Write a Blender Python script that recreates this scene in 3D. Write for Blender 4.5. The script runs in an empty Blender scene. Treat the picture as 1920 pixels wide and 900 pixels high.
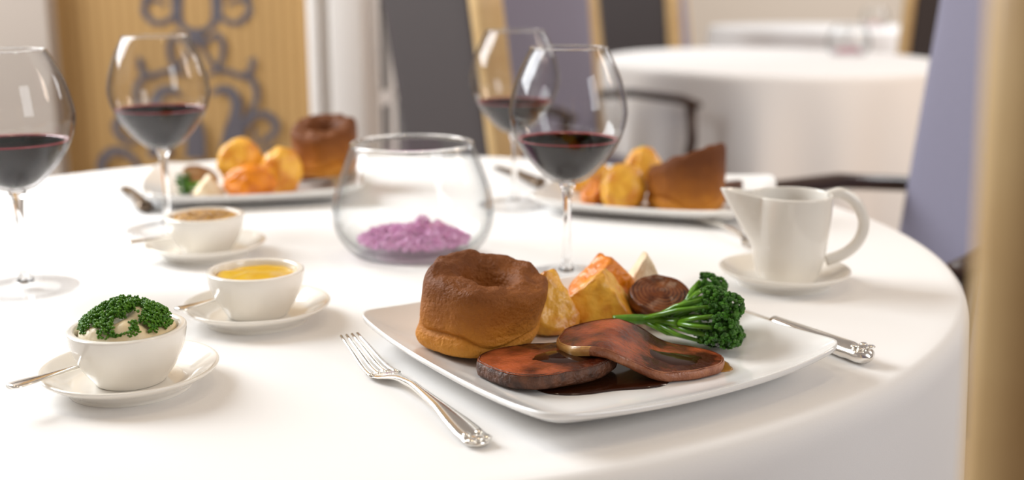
import bpy, bmesh, math, random
from mathutils import Vector, Matrix, noise

# ------------------------------------------------------------------ camera, world, lights
SC = bpy.context.scene
COL = SC.collection
PI = math.pi
FPX = 2130.0                       # focal length in pixels of the 1920x900 frame
PITCH = math.radians(12.9)
TZ = 0.75                          # table top
CH = 0.283                         # camera height above the table top
CAMZ = TZ + CH

cam_d = bpy.data.cameras.new('camera'); cam = bpy.data.objects.new('camera', cam_d); COL.objects.link(cam)
cam.location = (0, 0, CAMZ); cam.rotation_euler = (PI/2 - PITCH, 0, 0)
cam_d.sensor_width = 36.0; cam_d.lens = FPX/1920*36.0
cam_d.clip_start = 0.02; cam_d.clip_end = 60
cam_d.dof.use_dof = True; cam_d.dof.focus_distance = 0.80; cam_d.dof.aperture_fstop = 3.6
SC.camera = cam

SC.view_settings.view_transform = 'Standard'; SC.view_settings.look = 'None'
SC.view_settings.gamma = 1.0; SC.view_settings.use_curve_mapping = False
SC.view_settings.exposure = -0.06

W = bpy.data.worlds.new('room_light'); SC.world = W; W.use_nodes = True
bg = W.node_tree.nodes['Background']; bg.inputs[0].default_value = (1.0, 0.87, 0.78, 1); bg.inputs[1].default_value = 0.34

def area(name, loc, target, sx, sy, power, col):
    l = bpy.data.lights.new(name, 'AREA'); l.shape = 'RECTANGLE'; l.size = sx; l.size_y = sy
    l.energy = power; l.color = col
    o = bpy.data.objects.new(name, l); COL.objects.link(o); o.location = loc
    o.rotation_euler = (Vector(target)-Vector(loc)).to_track_quat('-Z', 'Y').to_euler()
    return o
area('window_daylight', (-2.2, 2.0, 2.2), (0, 1.2, 0.75), 1.6, 1.5, 122, (0.93, 0.97, 1.0))
area('window_daylight_far', (-1.2, 5.2, 2.5), (1.2, 4.4, 0.75), 1.8, 1.5, 85, (0.96, 0.98, 1.0))
area('warm_fill_back', (3.0, 1.9, 2.4), (1.3, 5.2, 0.6), 1.4, 1.2, 62, (1.0, 0.82, 0.68))  # added warm fill for the background tables, stands for no actual lamp
area('fill_third_table', (3.8, 6.2, 2.5), (1.9, 7.1, 0.7), 1.6, 1.4, 95, (0.97, 0.98, 1.0))  # fill light added to brighten the third table, not a known window
area('window_daylight_side', (2.6, -0.9, 2.2), (0, 1.1, 0.75), 1.2, 1.6, 38, (0.93, 0.97, 1.0))
for i, (x, y, z) in enumerate([(-.35, .75, 2.3), (-.28, .78, 2.36), (.25, .7, 2.3), (.32, .74, 2.37), (-.05, 1.5, 2.3), (.02, 1.55, 2.37),
                               (.75, 1.3, 2.3), (.8, 1.36, 2.36), (-.85, 1.2, 2.3), (-.9, 1.26, 2.37)]):
    l = bpy.data.lights.new('bulb', 'POINT'); l.energy = 2.6; l.color = (1.0, 0.80, 0.55); l.shadow_soft_size = 0.042
    o = bpy.data.objects.new('bulb_light', l); COL.objects.link(o); o.location = (x, y, z)

def ray(px, py):
    a = (px-960)/FPX; b = (py-450)/FPX
    return a, math.cos(PITCH)-b*math.sin(PITCH), math.sin(PITCH)+b*math.cos(PITCH)   # x, forward, down
def P(px, py, dz=0.0):             # a pixel on the horizontal plane dz above the table top
    a, f, d = ray(px, py); t = (CH-dz)/d
    return Vector((a*t, f*t, TZ+dz))
def PY(px, py, Y):                 # a pixel on the upright plane y = Y
    a, f, d = ray(px, py); t = Y/f
    return Vector((a*t, Y, CAMZ-d*t))

# ------------------------------------------------------------------ materials
MATS = {}
def pm(name, c1, c2=None, scale=20., rough=.5, bump=0., bscale=None, metal=0., coat=0., sss=0., ramp=(.35, .65), zgrad=None, spec=.5, detail=4.):
    m = bpy.data.materials.new(name); m.use_nodes = True; nt = m.node_tree; N = nt.nodes; L = nt.links
    b = N['Principled BSDF']
    b.inputs['Roughness'].default_value = rough; b.inputs['Metallic'].default_value = metal
    b.inputs['Coat Weight'].default_value = coat; b.inputs['Coat Roughness'].default_value = .12
    b.inputs['Specular IOR Level'].default_value = spec
    if sss: b.inputs['Subsurface Weight'].default_value = sss; b.inputs['Subsurface Radius'].default_value = (.01, .005, .003); b.inputs['Subsurface Scale'].default_value = .5
    b.inputs['Base Color'].default_value = (*c1, 1)
    tc = N.new('ShaderNodeTexCoord')
    if c2 or bump or zgrad:
        nz = N.new('ShaderNodeTexNoise'); nz.inputs['Scale'].default_value = scale; nz.inputs['Detail'].default_value = detail
        L.new(tc.outputs['Object'], nz.inputs['Vector'])
    fac = None
    if c2 or zgrad:
        r = N.new('ShaderNodeValToRGB')
        if zgrad:                       # colour by the thing's own height, broken up by noise
            sp = N.new('ShaderNodeSeparateXYZ'); L.new(tc.outputs['Object'], sp.inputs[0])
            mr = N.new('ShaderNodeMapRange'); mr.inputs[1].default_value = zgrad[0]; mr.inputs[2].default_value = zgrad[1]
            L.new(sp.outputs['Z'], mr.inputs[0])
            ad = N.new('ShaderNodeMath'); ad.operation = 'MULTIPLY_ADD'; ad.inputs[1].default_value = zgrad[2]; ad.inputs[2].default_value = -zgrad[2]*.5
            L.new(nz.outputs['Fac'], ad.inputs[0])
            a2 = N.new('ShaderNodeMath'); a2.operation = 'ADD'; L.new(mr.outputs[0], a2.inputs[0]); L.new(ad.outputs[0], a2.inputs[1])
            L.new(a2.outputs[0], r.inputs[0]); cs = zgrad[3]
            el = r.color_ramp.elements
            el[0].position = cs[0][0]; el[0].color = (*cs[0][1], 1); el[1].position = cs[-1][0]; el[1].color = (*cs[-1][1], 1)
            for p, c in cs[1:-1]:
                e = el.new(p); e.color = (*c, 1)
        else:
            L.new(nz.outputs['Fac'], r.inputs[0])
            el = r.color_ramp.elements; el[0].position = ramp[0]; el[1].position = ramp[1]
            el[0].color = (*c1, 1); el[1].color = (*c2, 1)
        L.new(r.outputs[0], b.inputs['Base Color'])
    if bump:
        n2 = nz
        if bscale:
            n2 = N.new('ShaderNodeTexNoise'); n2.inputs['Scale'].default_value = bscale; n2.inputs['Detail'].default_value = 5
            L.new(tc.outputs['Object'], n2.inputs['Vector'])
        bp = N.new('ShaderNodeBump'); bp.inputs['Strength'].default_value = bump; bp.inputs['Distance'].default_value = .002
        L.new(n2.outputs['Fac'], bp.inputs['Height']); L.new(bp.outputs[0], b.inputs['Normal'])
    MATS[name] = m
    return m

def glass_mat(name, tint, edge, edge_amt):
    # thin clear glass: transparent sheet with Fresnel reflection and a faint grey body at grazing edges
    m = bpy.data.materials.new(name); m.use_nodes = True; nt = m.node_tree; N = nt.nodes; L = nt.links
    for n in list(N):
        if n.type == 'BSDF_PRINCIPLED': N.remove(n)
    out = [n for n in N if n.type == 'OUTPUT_MATERIAL'][0]
    tr = N.new('ShaderNodeBsdfTransparent'); tr.inputs[0].default_value = (*tint, 1)
    tr2 = N.new('ShaderNodeBsdfTransparent'); tr2.inputs[0].default_value = (*edge, 1)
    lw = N.new('ShaderNodeLayerWeight'); lw.inputs[0].default_value = .5
    p3 = N.new('ShaderNodeMath'); p3.operation = 'POWER'; p3.inputs[1].default_value = edge_amt; L.new(lw.outputs['Facing'], p3.inputs[0])
    m1 = N.new('ShaderNodeMixShader'); L.new(p3.outputs[0], m1.inputs[0]); L.new(tr.outputs[0], m1.inputs[1]); L.new(tr2.outputs[0], m1.inputs[2])
    gl = N.new('ShaderNodeBsdfGlossy'); gl.inputs['Roughness'].default_value = .01
    l2 = N.new('ShaderNodeLayerWeight'); l2.inputs[0].default_value = .5      # Schlick reflectance, the same from both sides of the sheet
    pw = N.new('ShaderNodeMath'); pw.operation = 'POWER'; pw.inputs[1].default_value = 5.; L.new(l2.outputs['Facing'], pw.inputs[0])
    fr = N.new('ShaderNodeMath'); fr.operation = 'MULTIPLY_ADD'; fr.inputs[1].default_value = .7; fr.inputs[2].default_value = .022; L.new(pw.outputs[0], fr.inputs[0])
    m2 = N.new('ShaderNodeMixShader'); L.new(fr.outputs[0], m2.inputs[0]); L.new(m1.outputs[0], m2.inputs[1]); L.new(gl.outputs[0], m2.inputs[2])
    L.new(m2.outputs[0], out.inputs[0]); MATS[name] = m
    return m
glass_mat('thin_glass', (.99, .99, .99), (.42, .40, .40), 3.5)
glass_mat('foot_glass', (.99, .99, .99), (.86, .86, .87), 3.)
glass_mat('bowl_glass', (.985, .99, .99), (.45, .47, .49), 4.)
m = pm('solid_glass', (1, 1, 1), rough=.0); m.node_tree.nodes['Principled BSDF'].inputs['Transmission Weight'].default_value = 1
pm('cloth', (.86, .845, .83), rough=.85, bump=.06, scale=900, spec=.2)
pm('porcelain', (.86, .82, .75), rough=.12, coat=.4)
pm('plate_white', (.88, .87, .85), rough=.1, coat=.4)
pm('silver', (.90, .87, .82), rough=.16, metal=1.)
pm('steel_dark', (.20, .15, .11), rough=.3, metal=1.)
pm('wine', (.004, .0006, .0015), rough=.02, spec=.4)
pm('wine_edge', (.34, .045, .06), rough=.1)
pm('yorkshire', (.3, .15, .05), scale=55, rough=.55, spec=.2, bump=1., bscale=330,
   zgrad=(0., .068, .35, [(0., (.58, .26, .036)), (.25, (.50, .19, .022)), (.45, (.33, .112, .016)), (.75, (.20, .062, .011)), (1., (.135, .040, .009))]))
pm('potato', (.82, .43, .05), (.58, .17, .012), scale=45, rough=.26, bump=1., bscale=120, ramp=(.45, .72), spec=.45)
pm('squash', (.82, .26, .006), (.50, .11, .004), scale=60, rough=.3, bump=1., bscale=140, spec=.45, ramp=(.4, .75))
pm('parsnip', (.80, .66, .45), (.62, .42, .20), scale=90, rough=.5, bump=.5, bscale=200, ramp=(.45, .75))
pm('onion', (.17, .045, .012), (.05, .012, .004), scale=80, rough=.22, bump=.3, bscale=200)
pm('onion_pale', (.42, .26, .11), (.24, .11, .035), scale=60, rough=.3, coat=.3)
pm('stem_green', (.12, .29, .012), (.06, .18, .008), scale=70, rough=.22)
pm('floret_green', (.05, .17, .008), (.015, .07, .004), scale=160, rough=.4, spec=.35)
pm('leaf_green', (.20, .45, .03), rough=.4)
pm('beef', (.42, .095, .032), (.055, .009, .003), scale=34, rough=.2, bump=.7, bscale=320, ramp=(.36, .60), detail=9.)
pm('beef_edge', (.34, .13, .06), (.20, .06, .025), scale=90, rough=.3, bump=.5, bscale=300)
pm('crust', (.045, .018, .010), (.13, .050, .025), scale=120, rough=.4, bump=.9, bscale=300, spec=.35)
pm('fat', (.58, .33, .10), (.40, .18, .05), scale=120, rough=.3, coat=.3, bump=.3)
pm('gravy', (.030, .008, .003), rough=.08)
pm('gravy_thin', (.42, .20, .04), rough=.1, coat=.3)
pm('mustard', (.74, .46, .005), (.66, .37, .004), scale=60, rough=.25, bump=.5, bscale=55, coat=.2)
pm('grain', (.66, .37, .06), (.34, .16, .022), scale=150, rough=.35, coat=.3)
pm('horseradish', (.84, .76, .58), (.78, .62, .36), scale=50, rough=.4, bump=.4, bscale=120)
pm('chive', (.10, .25, .012), (.035, .13, .006), scale=300, rough=.4, spec=.3)
pm('lilac', (.76, .38, .64), (.90, .62, .84), scale=150, rough=.7, spec=.2)
pm('rose_pink', (.62, .10, .22), (.5, .07, .16), scale=60, rough=.6)
pm('lavender_fabric', (.235, .225, .300), (.205, .195, .262), scale=500, rough=.85, bump=.2)
pm('charcoal_fabric', (.060, .050, .050), (.048, .040, .041), scale=500, rough=.85, bump=.2)
pm('gold_wood', (.61, .43, .21), (.54, .36, .165), scale=25, rough=.4)
pm('dark_wood', (.050, .022, .012), (.035, .015, .009), scale=30, rough=.35)
pm('white_paint', (.80, .77, .74), rough=.5)
pm('grey_paint', (.44, .38, .33), rough=.7)
pm('cream_paint', (.74, .66, .56), rough=.7)
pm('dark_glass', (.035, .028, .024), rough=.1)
pm('damask_grey', (.105, .095, .110), rough=.75)
pm('carpet', (.24, .16, .11), (.20, .13, .09), scale=60, rough=.95)
# onion rings: paler edges of the layers
for nm in ('onion', 'onion_pale'):
    nt = MATS[nm].node_tree; wv = nt.nodes.new('ShaderNodeTexWave'); wv.wave_type = 'RINGS'; wv.rings_direction = 'Z'; wv.inputs['Scale'].default_value = 95
    wv.inputs['Distortion'].default_value = 2.; wv.inputs['Detail Scale'].default_value = 1.5
    nt.links.new(nt.nodes['Texture Coordinate'].outputs['Object'], wv.inputs['Vector'])
    mx = nt.nodes.new('ShaderNodeMix'); mx.data_type = 'RGBA'; mx.inputs[7].default_value = (.27, .085, .022, 1)
    pb = nt.nodes['Principled BSDF']; src = pb.inputs['Base Color'].links[0].from_socket
    mr = nt.nodes.new('ShaderNodeMapRange'); mr.inputs[1].default_value = .55; mr.inputs[2].default_value = 1.; mr.inputs[4].default_value = .7
    nt.links.new(wv.outputs['Fac'], mr.inputs[0]); nt.links.new(mr.outputs[0], mx.inputs[0]); nt.links.new(src, mx.inputs[6]); nt.links.new(mx.outputs[2], pb.inputs['Base Color'])
# roast potatoes and squash: browner along the crisp edges
for nm, c in (('potato', (.42, .12, .012, 1)), ('squash', (.42, .10, .006, 1))):
    nt = MATS[nm].node_tree; ge = nt.nodes.new('ShaderNodeNewGeometry'); mr = nt.nodes.new('ShaderNodeMapRange'); mr.inputs[1].default_value = .52; mr.inputs[2].default_value = .60
    nt.links.new(ge.outputs['Pointiness'], mr.inputs[0]); mx = nt.nodes.new('ShaderNodeMix'); mx.data_type = 'RGBA'; mx.inputs[7].default_value = c
    pb = nt.nodes['Principled BSDF']; src = pb.inputs['Base Color'].links[0].from_socket
    nt.links.new(mr.outputs[0], mx.inputs[0]); nt.links.new(src, mx.inputs[6]); nt.links.new(mx.outputs[2], pb.inputs['Base Color'])
# striped gold wallpaper
m = pm('wallpaper', (.55, .36, .15), rough=.6); nt = m.node_tree
tc = nt.nodes['Texture Coordinate']; wv = nt.nodes.new('ShaderNodeTexWave'); wv.bands_direction = 'X'; wv.inputs['Scale'].default_value = 11.5
wv.inputs['Distortion'].default_value = .15
nt.links.new(tc.outputs['Object'], wv.inputs['Vector'])
r = nt.nodes.new('ShaderNodeValToRGB'); nt.links.new(wv.outputs['Fac'], r.inputs[0])
r.color_ramp.elements[0].color = (.34, .19, .06, 1); r.color_ramp.elements[0].position = .05
r.color_ramp.elements[1].color = (.47, .29, .11, 1); r.color_ramp.elements[1].position = .45
nt.links.new(r.outputs[0], nt.nodes['Principled BSDF'].inputs['Base Color'])

# ------------------------------------------------------------------ helpers
def raw(name, V, F, mat, parent=None, smooth=True, loc=None):
    me = bpy.data.meshes.new(name); me.from_pydata([tuple(v) for v in V], [], F); me.update()
    if smooth: me.polygons.foreach_set('use_smooth', [True]*len(me.polygons))
    me.materials.append(MATS[mat] if isinstance(mat, str) else mat)
    o = bpy.data.objects.new(name, me); COL.objects.link(o)
    if parent: o.parent = parent
    if loc is not None: o.location = loc
    return o
def tag(o, label, cat, group=None, kind=None):
    o['label'] = label; o['category'] = cat
    if group: o['group'] = group
    if kind: o['kind'] = kind
    return o
def thing(name, label, cat, loc=(0, 0, 0), rz=0., group=None):
    o = bpy.data.objects.new(name, None); COL.objects.link(o); o.location = loc; o.rotation_euler = (0, 0, rz)
    o.empty_display_size = .02
    return tag(o, label, cat, group)
def struct(o): o['kind'] = 'structure'; return o

def lathe(prof, seg=48, fr=None):
    V = []; F = []; n = len(prof)
    for i, (r, z) in enumerate(prof):
        for k in range(seg):
            a = 2*PI*k/seg; rr, zz = (r, z) if fr is None else fr(a, r, z, i)
            V.append((rr*math.cos(a), rr*math.sin(a), zz))
    for i in range(n-1):
        for k in range(seg):
            k2 = (k+1) % seg; F.append((i*seg+k, i*seg+k2, (i+1)*seg+k2, (i+1)*seg+k))
    if prof[0][0] > 1e-6: F.append(tuple(range(seg))[::-1])
    if prof[-1][0] > 1e-6: F.append(tuple((n-1)*seg+k for k in range(seg)))
    return V, F
def ring(r, z, q, seg):
    V, F = lathe([(r+q*math.cos(k*PI/4), z+q*math.sin(k*PI/4)) for k in range(9)], seg)
    return V, F[:-2]                   # a closed tube needs no end caps
def smooth_prof(pts, n=5):            # Catmull-Rom through profile points
    out = []
    for i in range(len(pts)-1):
        p0 = pts[max(i-1, 0)]; p1 = pts[i]; p2 = pts[i+1]; p3 = pts[min(i+2, len(pts)-1)]
        for k in range(n):
            t = k/n
            out.append(tuple(.5*((2*p1[j])+(-p0[j]+p2[j])*t+(2*p0[j]-5*p1[j]+4*p2[j]-p3[j])*t*t+(-p0[j]+3*p1[j]-3*p2[j]+p3[j])*t**3) for j in range(len(p1))))
    out.append(tuple(pts[-1])); return out
def loft(path, ws, ts, seg=12, up=Vector((0, 0, 1)), cap=True, power=1.):
    path = [Vector(p) for p in path]; V = []; F = []; n = len(path)
    for i, p in enumerate(path):
        d = (path[min(i+1, n-1)]-path[max(i-1, 0)]).normalized()
        s = up.cross(d)
        s = s.normalized() if s.length > 1e-6 else Vector((1, 0, 0))
        u = d.cross(s).normalized()
        for k in range(seg):
            a = 2*PI*k/seg; c, q = math.cos(a), math.sin(a)
            c = math.copysign(abs(c)**power, c); q = math.copysign(abs(q)**power, q)
            V.append(p + s*(c*ws[i]) + u*(q*ts[i]))
    for i in range(n-1):
        for k in range(seg):
            k2 = (k+1) % seg; F.append((i*seg+k, i*seg+k2, (i+1)*seg+k2, (i+1)*seg+k))
    if cap: F.append(tuple(range(seg))[::-1]); F.append(tuple((n-1)*seg+k for k in range(seg)))
    return V, F
def box(x0, x1, y0, y1, z0, z1, bev=0.):
    bm = bmesh.new(); bmesh.ops.create_cube(bm, size=1)
    for v in bm.verts:
        v.co = Vector((x0+(v.co.x+.5)*(x1-x0), y0+(v.co.y+.5)*(y1-y0), z0+(v.co.z+.5)*(z1-z0)))
    if bev: bmesh.ops.bevel(bm, geom=bm.edges[:]+bm.verts[:], offset=bev, segments=3, affect='EDGES', profile=.5)
    bm.verts.ensure_lookup_table(); bm.verts.index_update()
    V = [v.co.copy() for v in bm.verts]; F = [tuple(v.index for v in f.verts) for f in bm.faces]; bm.free()
    return V, F
def ico(sub):
    bm = bmesh.new(); bmesh.ops.create_icosphere(bm, subdivisions=sub, radius=1)
    bm.verts.ensure_lookup_table(); bm.verts.index_update()
    V = [v.co.copy() for v in bm.verts]; F = [tuple(v.index for v in f.verts) for f in bm.faces]; bm.free()
    return V, F
ICO = {k: ico(k) for k in (1, 2, 5)}
def join(parts):
    V = []; F = []
    for v, f in parts:
        o = len(V); V += list(v); F += [tuple(i+o for i in q) for q in f]
    return V, F
def rotm(rx=0, ry=0, rz=0): return (Matrix.Rotation(rz, 3, 'Z') @ Matrix.Rotation(ry, 3, 'Y') @ Matrix.Rotation(rx, 3, 'X'))
def chunk(size, planes, seed=0, amp=.04, sharp=14.):
    """a rounded polyhedral lump: unit sphere cut softly by planes (normal, distance)"""
    V, F = ICO[5]; out = []; off = Vector((seed*7.3, seed*3.1, seed*1.7))
    pl = [(Vector(n).normalized(), d) for n, d in planes]
    for v in V:
        s = 1.0
        for n, d in pl:
            q = v.dot(n)
            if q > 1e-4: s += (max(q/d, 0.))**sharp
        r = s**(-1./sharp)
        r *= 1 + amp*noise.noise(v*2.3+off) + amp*.45*noise.noise(v*6+off)
        out.append(Vector((v.x*r*size[0], v.y*r*size[1], v.z*r*size[2])))
    return out, F
def settle(V, dz=0.):                 # drop a lump so that its lowest point is at dz
    z = min(v[2] for v in V)
    return [Vector((v[0], v[1], v[2]-z+dz)) for v in V]
def rot(V, m): return [m @ Vector(v) for v in V]

# ------------------------------------------------------------------ the room
WY = 2.9
floor = struct(raw('floor', *box(-4, 6, -2.5, 10, -.05, 0), 'carpet', smooth=False))
xl = PY(120, 200, WY).x; xr = PY(586, 150, WY).x
wl = struct(raw('wall_left', *box(-4, xl, WY-.06, WY+.12, 0, 2.8), 'grey_paint', smooth=False))
wb = struct(raw('wall_back', *box(xl, xr, WY, WY+.12, 0, 2.8), 'wallpaper', smooth=False))
wf = struct(raw('wall_far', *box(-4, 6, 9.4, 9.5, 0, 2.8), 'cream_paint', smooth=False))
# damask motif: strokes (crop units around the axis x = 640), mirrored
def stroke(pts):
    p = smooth_prof(pts, 6); V = []; F = []
    for i, (x, y, w) in enumerate(p):
        a = p[max(i-1, 0)]; b = p[min(i+1, len(p)-1)]
        d = Vector((b[0]-a[0], b[1]-a[1])); d = d.normalized() if d.length > 1e-6 else Vector((1, 0))
        n = Vector((-d.y, d.x))*w*.5
        for s in (1, -1): V.append((x+n.x*s, y+n.y*s))
    for i in range(len(p)-1): F.append((2*i, 2*i+1, 2*i+3, 2*i+2))
    return V, F
STR = [[(722, -60, 40), (735, 0, 50), (735, 60, 46), (715, 120, 30), (650, 165, 26)],
       [(735, 60, 30), (790, 105, 22), (850, 105, 26), (893, 55, 30), (880, 10, 22), (830, 0, 16), (790, 25, 14)],
       [(735, -10, 24), (780, -40, 30), (860, -45, 30), (893, 10, 26)],
       [(640, 140, 60), (655, 185, 50), (690, 200, 20), (735, 165, 24), (768, 210, 26), (765, 270, 24), (745, 325, 24)],
       [(645, 190, 20), (680, 250, 16), (735, 330, 22), (800, 345, 22), (860, 365, 26), (900, 340, 28), (912, 300, 26), (905, 280, 40)],
       [(745, 320, 22), (720, 350, 18), (690, 360, 14)],
       [(880, 355, 26), (922, 410, 30), (930, 470, 28), (905, 540, 30), (868, 600, 40), (845, 640, 50)],
       [(715, 455, 16), (755, 430, 34), (805, 440, 44), (835, 490, 50), (830, 560, 56), (820, 640, 90), (810, 750, 110)],
       [(880, 600, 30), (920, 560, 26), (975, 548, 32), (1022, 590, 36), (1018, 640, 30), (985, 665, 30), (950, 690, 14), (925, 670, 16), (920, 610, 14)],
       [(905, 850, 20), (925, 780, 24), (985, 730, 34), (1050, 730, 40), (1095, 790, 40), (1070, 850, 30), (1020, 850, 24), (1000, 820, 20)],
       [(640, 560, 30), (650, 640, 60), (650, 760, 70)],
       [(700, 780, 30), (740, 860, 40), (800, 900, 40)]]
def motif(parent):
    for j, pts in enumerate(STR):
        for mir in (1, -1):
            off = .0012+.0006*(2*j+(mir < 0))            # each scroll a hair prouder than the last, so none coincide
            V, F = stroke([(640+(x-640)*mir, y, w*1.08) for x, y, w in pts])
            V3 = [PY(120+v[0]*.3889, v[1]*.3889, WY-.0015) for v in V]
            V3 = [Vector((v.x, WY-off, v.z)) for v in V3] + [Vector((v.x, WY+.0005, v.z)) for v in V3]
            n = len(V); F2 = [q for q in F] + [tuple(i+n for i in q[::-1]) for q in F]
            raw('damask_scroll', V3, F2, 'damask_grey', parent, smooth=False)
motif(wb)
# white moulded pilaster beside the wallpaper
t1 = struct(raw('trim_1', *box(xr, PY(692, 150, WY).x, WY-.05, WY+.12, 0, 2.8, .004), 'white_paint', smooth=False))
xa = PY(600, 150, WY).x; xb = PY(612, 150, WY).x; xc = PY(634, 150, WY).x
raw('moulding', *box(xa-.01, xb, WY-.075, WY-.05, 0, 2.8, .006), 'white_paint', t1)
raw('moulding', *box(xc-.008, PY(690, 150, WY).x, WY-.07, WY-.05, 0, 2.8, .006), 'white_paint', t1)
# glazed door leaf standing open, going back from the pilaster
x0 = PY(692, 100, WY).x; p1 = Vector((x0, WY, 0)); p2 = Vector((PY(800, 150, 3.45).x, 3.45, 0)); dv = (p2-p1); dl = dv.length; ang = math.atan2(dv.y, dv.x)
door = struct(raw('door_1', *join([box(0, .03, -.02, .02, 0, 2.3), box(dl-.05, dl, -.02, .02, 0, 2.3), box(0, dl, -.02, .02, 0, .25), box(0, dl, -.02, .02, 2.2, 2.3)]), 'white_paint', smooth=False, loc=p1))
door.rotation_euler = (0, 0, ang)
zb = PY(725, 178, 3.05).z
for z in (zb-.32, zb, zb+.31): raw('glazing_bar', *box(.03, dl-.05, -.022, .022, z-.018, z+.018, .003), 'white_paint', door, smooth=False)
raw('glazing_bar', *box(.115, .165, -.022, .022, .25, 2.2, .003), 'white_paint', door, smooth=False)
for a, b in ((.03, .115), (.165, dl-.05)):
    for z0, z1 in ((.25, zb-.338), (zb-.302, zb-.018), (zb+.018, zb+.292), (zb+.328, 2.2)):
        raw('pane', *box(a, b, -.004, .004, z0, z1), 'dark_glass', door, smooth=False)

# ------------------------------------------------------------------ tables and cloths
def table(name, c, rx, ry, label, clabel, z=TZ, folds=15, seed=1, drop=.70, amp=.035):
    t = thing('round_table', label, 'table', (c[0], c[1], 0))
    V, F = lathe([(0, z-.035), (.985, z-.035), (.99, z-.03), (.99, z-.006), (.985, z-.004), (0, z-.004)], 64)
    raw('table_top', [(v[0]*rx, v[1]*ry, v[2]) for v in V], F, 'dark_wood', t)
    raw('pedestal', *lathe(smooth_prof([(.05, .03), (.06, .1), (.04, .3), (.055, .5), (.045, z-.04)]), 24), 'dark_wood', t)
    raw('base', *lathe([(0, 0), (.28, 0), (.28, .02), (.06, .045), (0, .045)], 32), 'dark_wood', t)
    # cloth: flat top, rolled edge, hanging folds
    rnd = random.Random(seed); seg = 240; V = []; F = []
    rings = [(0.0001, 0.), (.3, 0.), (.6, 0.), (.8, 0.), (.92, 0.), (.97, 0.)]
    for k in range(7):
        a = k/6*PI/2; rings.append((.985+.02*math.sin(a), -.022*(1-math.cos(a))))
    for k in range(1, 13): rings.append((1.005, -.022-(drop-.022)*k/12))
    ph = [rnd.uniform(0, 6.28) for _ in range(4)]
    for (r, dz) in rings:
        h = max(0., (-dz-.02)/.5)
        for k in range(seg):
            a = 2*PI*k/seg
            w = (math.sin(folds*a+ph[0]+1.2*math.sin(2*a+ph[1]))*.6+math.sin((folds*.6//1)*a+ph[2])*.4)
            rr = r + min(h, 1.2)**.8*(amp*w+.03)
            V.append((rr*rx*math.cos(a), rr*ry*math.sin(a), z+dz+.002))
    n = len(rings)
    for i in range(n-1):
        for k in range(seg):
            k2 = (k+1) % seg; F.append((i*seg+k, i*seg+k2, (i+1)*seg+k2, (i+1)*seg+k)[::-1])
    F.append(tuple(range(seg)))
    cl = raw('tablecloth', V, F, 'cloth', loc=(c[0], c[1], 0)); tag(cl, clabel, 'tablecloth')
    return cl
CX, CY, CR = -.195, 1.215, .648
table('main', (CX, CY), CR, CR, 'round dining table under the cloth that carries the roast dinners', 'white tablecloth spread under the roast dinner plates and wine glasses', seed=3)
bc = P(1442, 112); BY = 4.15
table('second', (PY(1445, 110, BY).x, BY), .61, .76, 'round table under the cloth with a single pink flower bowl, behind the gravy jug', 'long white tablecloth on the empty table behind the gravy jug', seed=8, folds=17, amp=.065)
table('third', (PY(1545, 60, 7.1).x, 7.1), .70, .70, 'round table standing nearest the cream far wall', 'white tablecloth on the table nearest the cream far wall', seed=5, folds=13)
TOP = TZ+.002

# ------------------------------------------------------------------ chairs (x = forward)
def chair(loc, rz, label, arms=True, back_h=1.18, stiles=(-1, 1)):
    t = thing('dining_chair', label, 'chair', (loc[0], loc[1], 0), rz, 'tall upholstered dining chairs')
    lean = .15
    def bx(z): return -.22-(z-.45)*lean
    raw('seat', *box(-.22, .25, -.235, .235, .40, .49, .03), 'lavender_fabric', t)
    def slab(x_off, th, hw0, hw1, z0, z1, bev, n=10):
        pth = [(bx(z0+(z1-z0)*k/n)+x_off, 0, z0+(z1-z0)*k/n) for k in range(n+1)]
        ws = [hw0+(hw1-hw0)*k/n for k in range(n+1)]; ts = [th]*(n+1)
        ws[0] -= bev; ws[-1] -= bev; ts[-1] *= .6; ts[0] *= .6
        V = []; F = []
        return loft(pth, ws, ts, 24, up=Vector((1, 0, 0)), power=.35)
    raw('back_pad', *slab(.022, .020, .205, .215, .46, back_h, .01), 'lavender_fabric', t)
    raw('back_cover', *slab(-.020, .018, .205, .215, .40, back_h, .01), 'charcoal_fabric', t)
    for s in stiles:
        V, F = loft([(bx(z)-.0, s*(.222+.010*(z-.45)/.7), z) for z in (.42, .7, .95, back_h+.005)], [.02]*4, [.034]*4, 12, up=Vector((1, 0, 0)), power=.5)
        raw('back_stile', V, F, 'gold_wood', t)
    raw('top_rail', *box(bx(back_h)-.032, bx(back_h)+.032, -.23, .23, back_h-.005, back_h+.025, .008), 'gold_wood', t)
    for x, s in ((.21, 1), (.21, -1), (-.2, 1), (-.2, -1)):
        raw('leg', *loft([(x, s*.2, .42), (x, s*.2, .2), (x+(.01 if x > 0 else -.06), s*.2, 0)], [.02, .018, .014], [.02, .018, .014], 10, up=Vector((1, 0, 0)), power=.5), 'dark_wood', t)
    if arms:
        for s in (-1, 1):
            a = raw('arm', *loft([(bx(.68), s*.235, .67), (-.1, s*.25, .685), (.1, s*.255, .68), (.17, s*.255, .668)], [.02, .024, .026, .018], [.014, .014, .014, .010], 12), 'dark_wood', t)
            raw('arm_post', *loft([(.13, s*.25, .44), (.15, s*.255, .56), (.14, s*.255, .67)], [.016]*3, [.016]*3, 10, up=Vector((1, 0, 0))), 'dark_wood', a)
    return t
R = math.radians
a = PY(916, 200, 2.62); chair((a.x+.14, 2.72), R(31), 'charcoal-backed chair turned away beside the white glazed door, seen past the glass flower bowl', arms=False, stiles=(-1,))
a = PY(1035, 100, 3.5); chair((a.x+.13, 3.36), R(-50), 'lavender upholstered armchair with dark wooden arms drawn up to the empty table')
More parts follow.
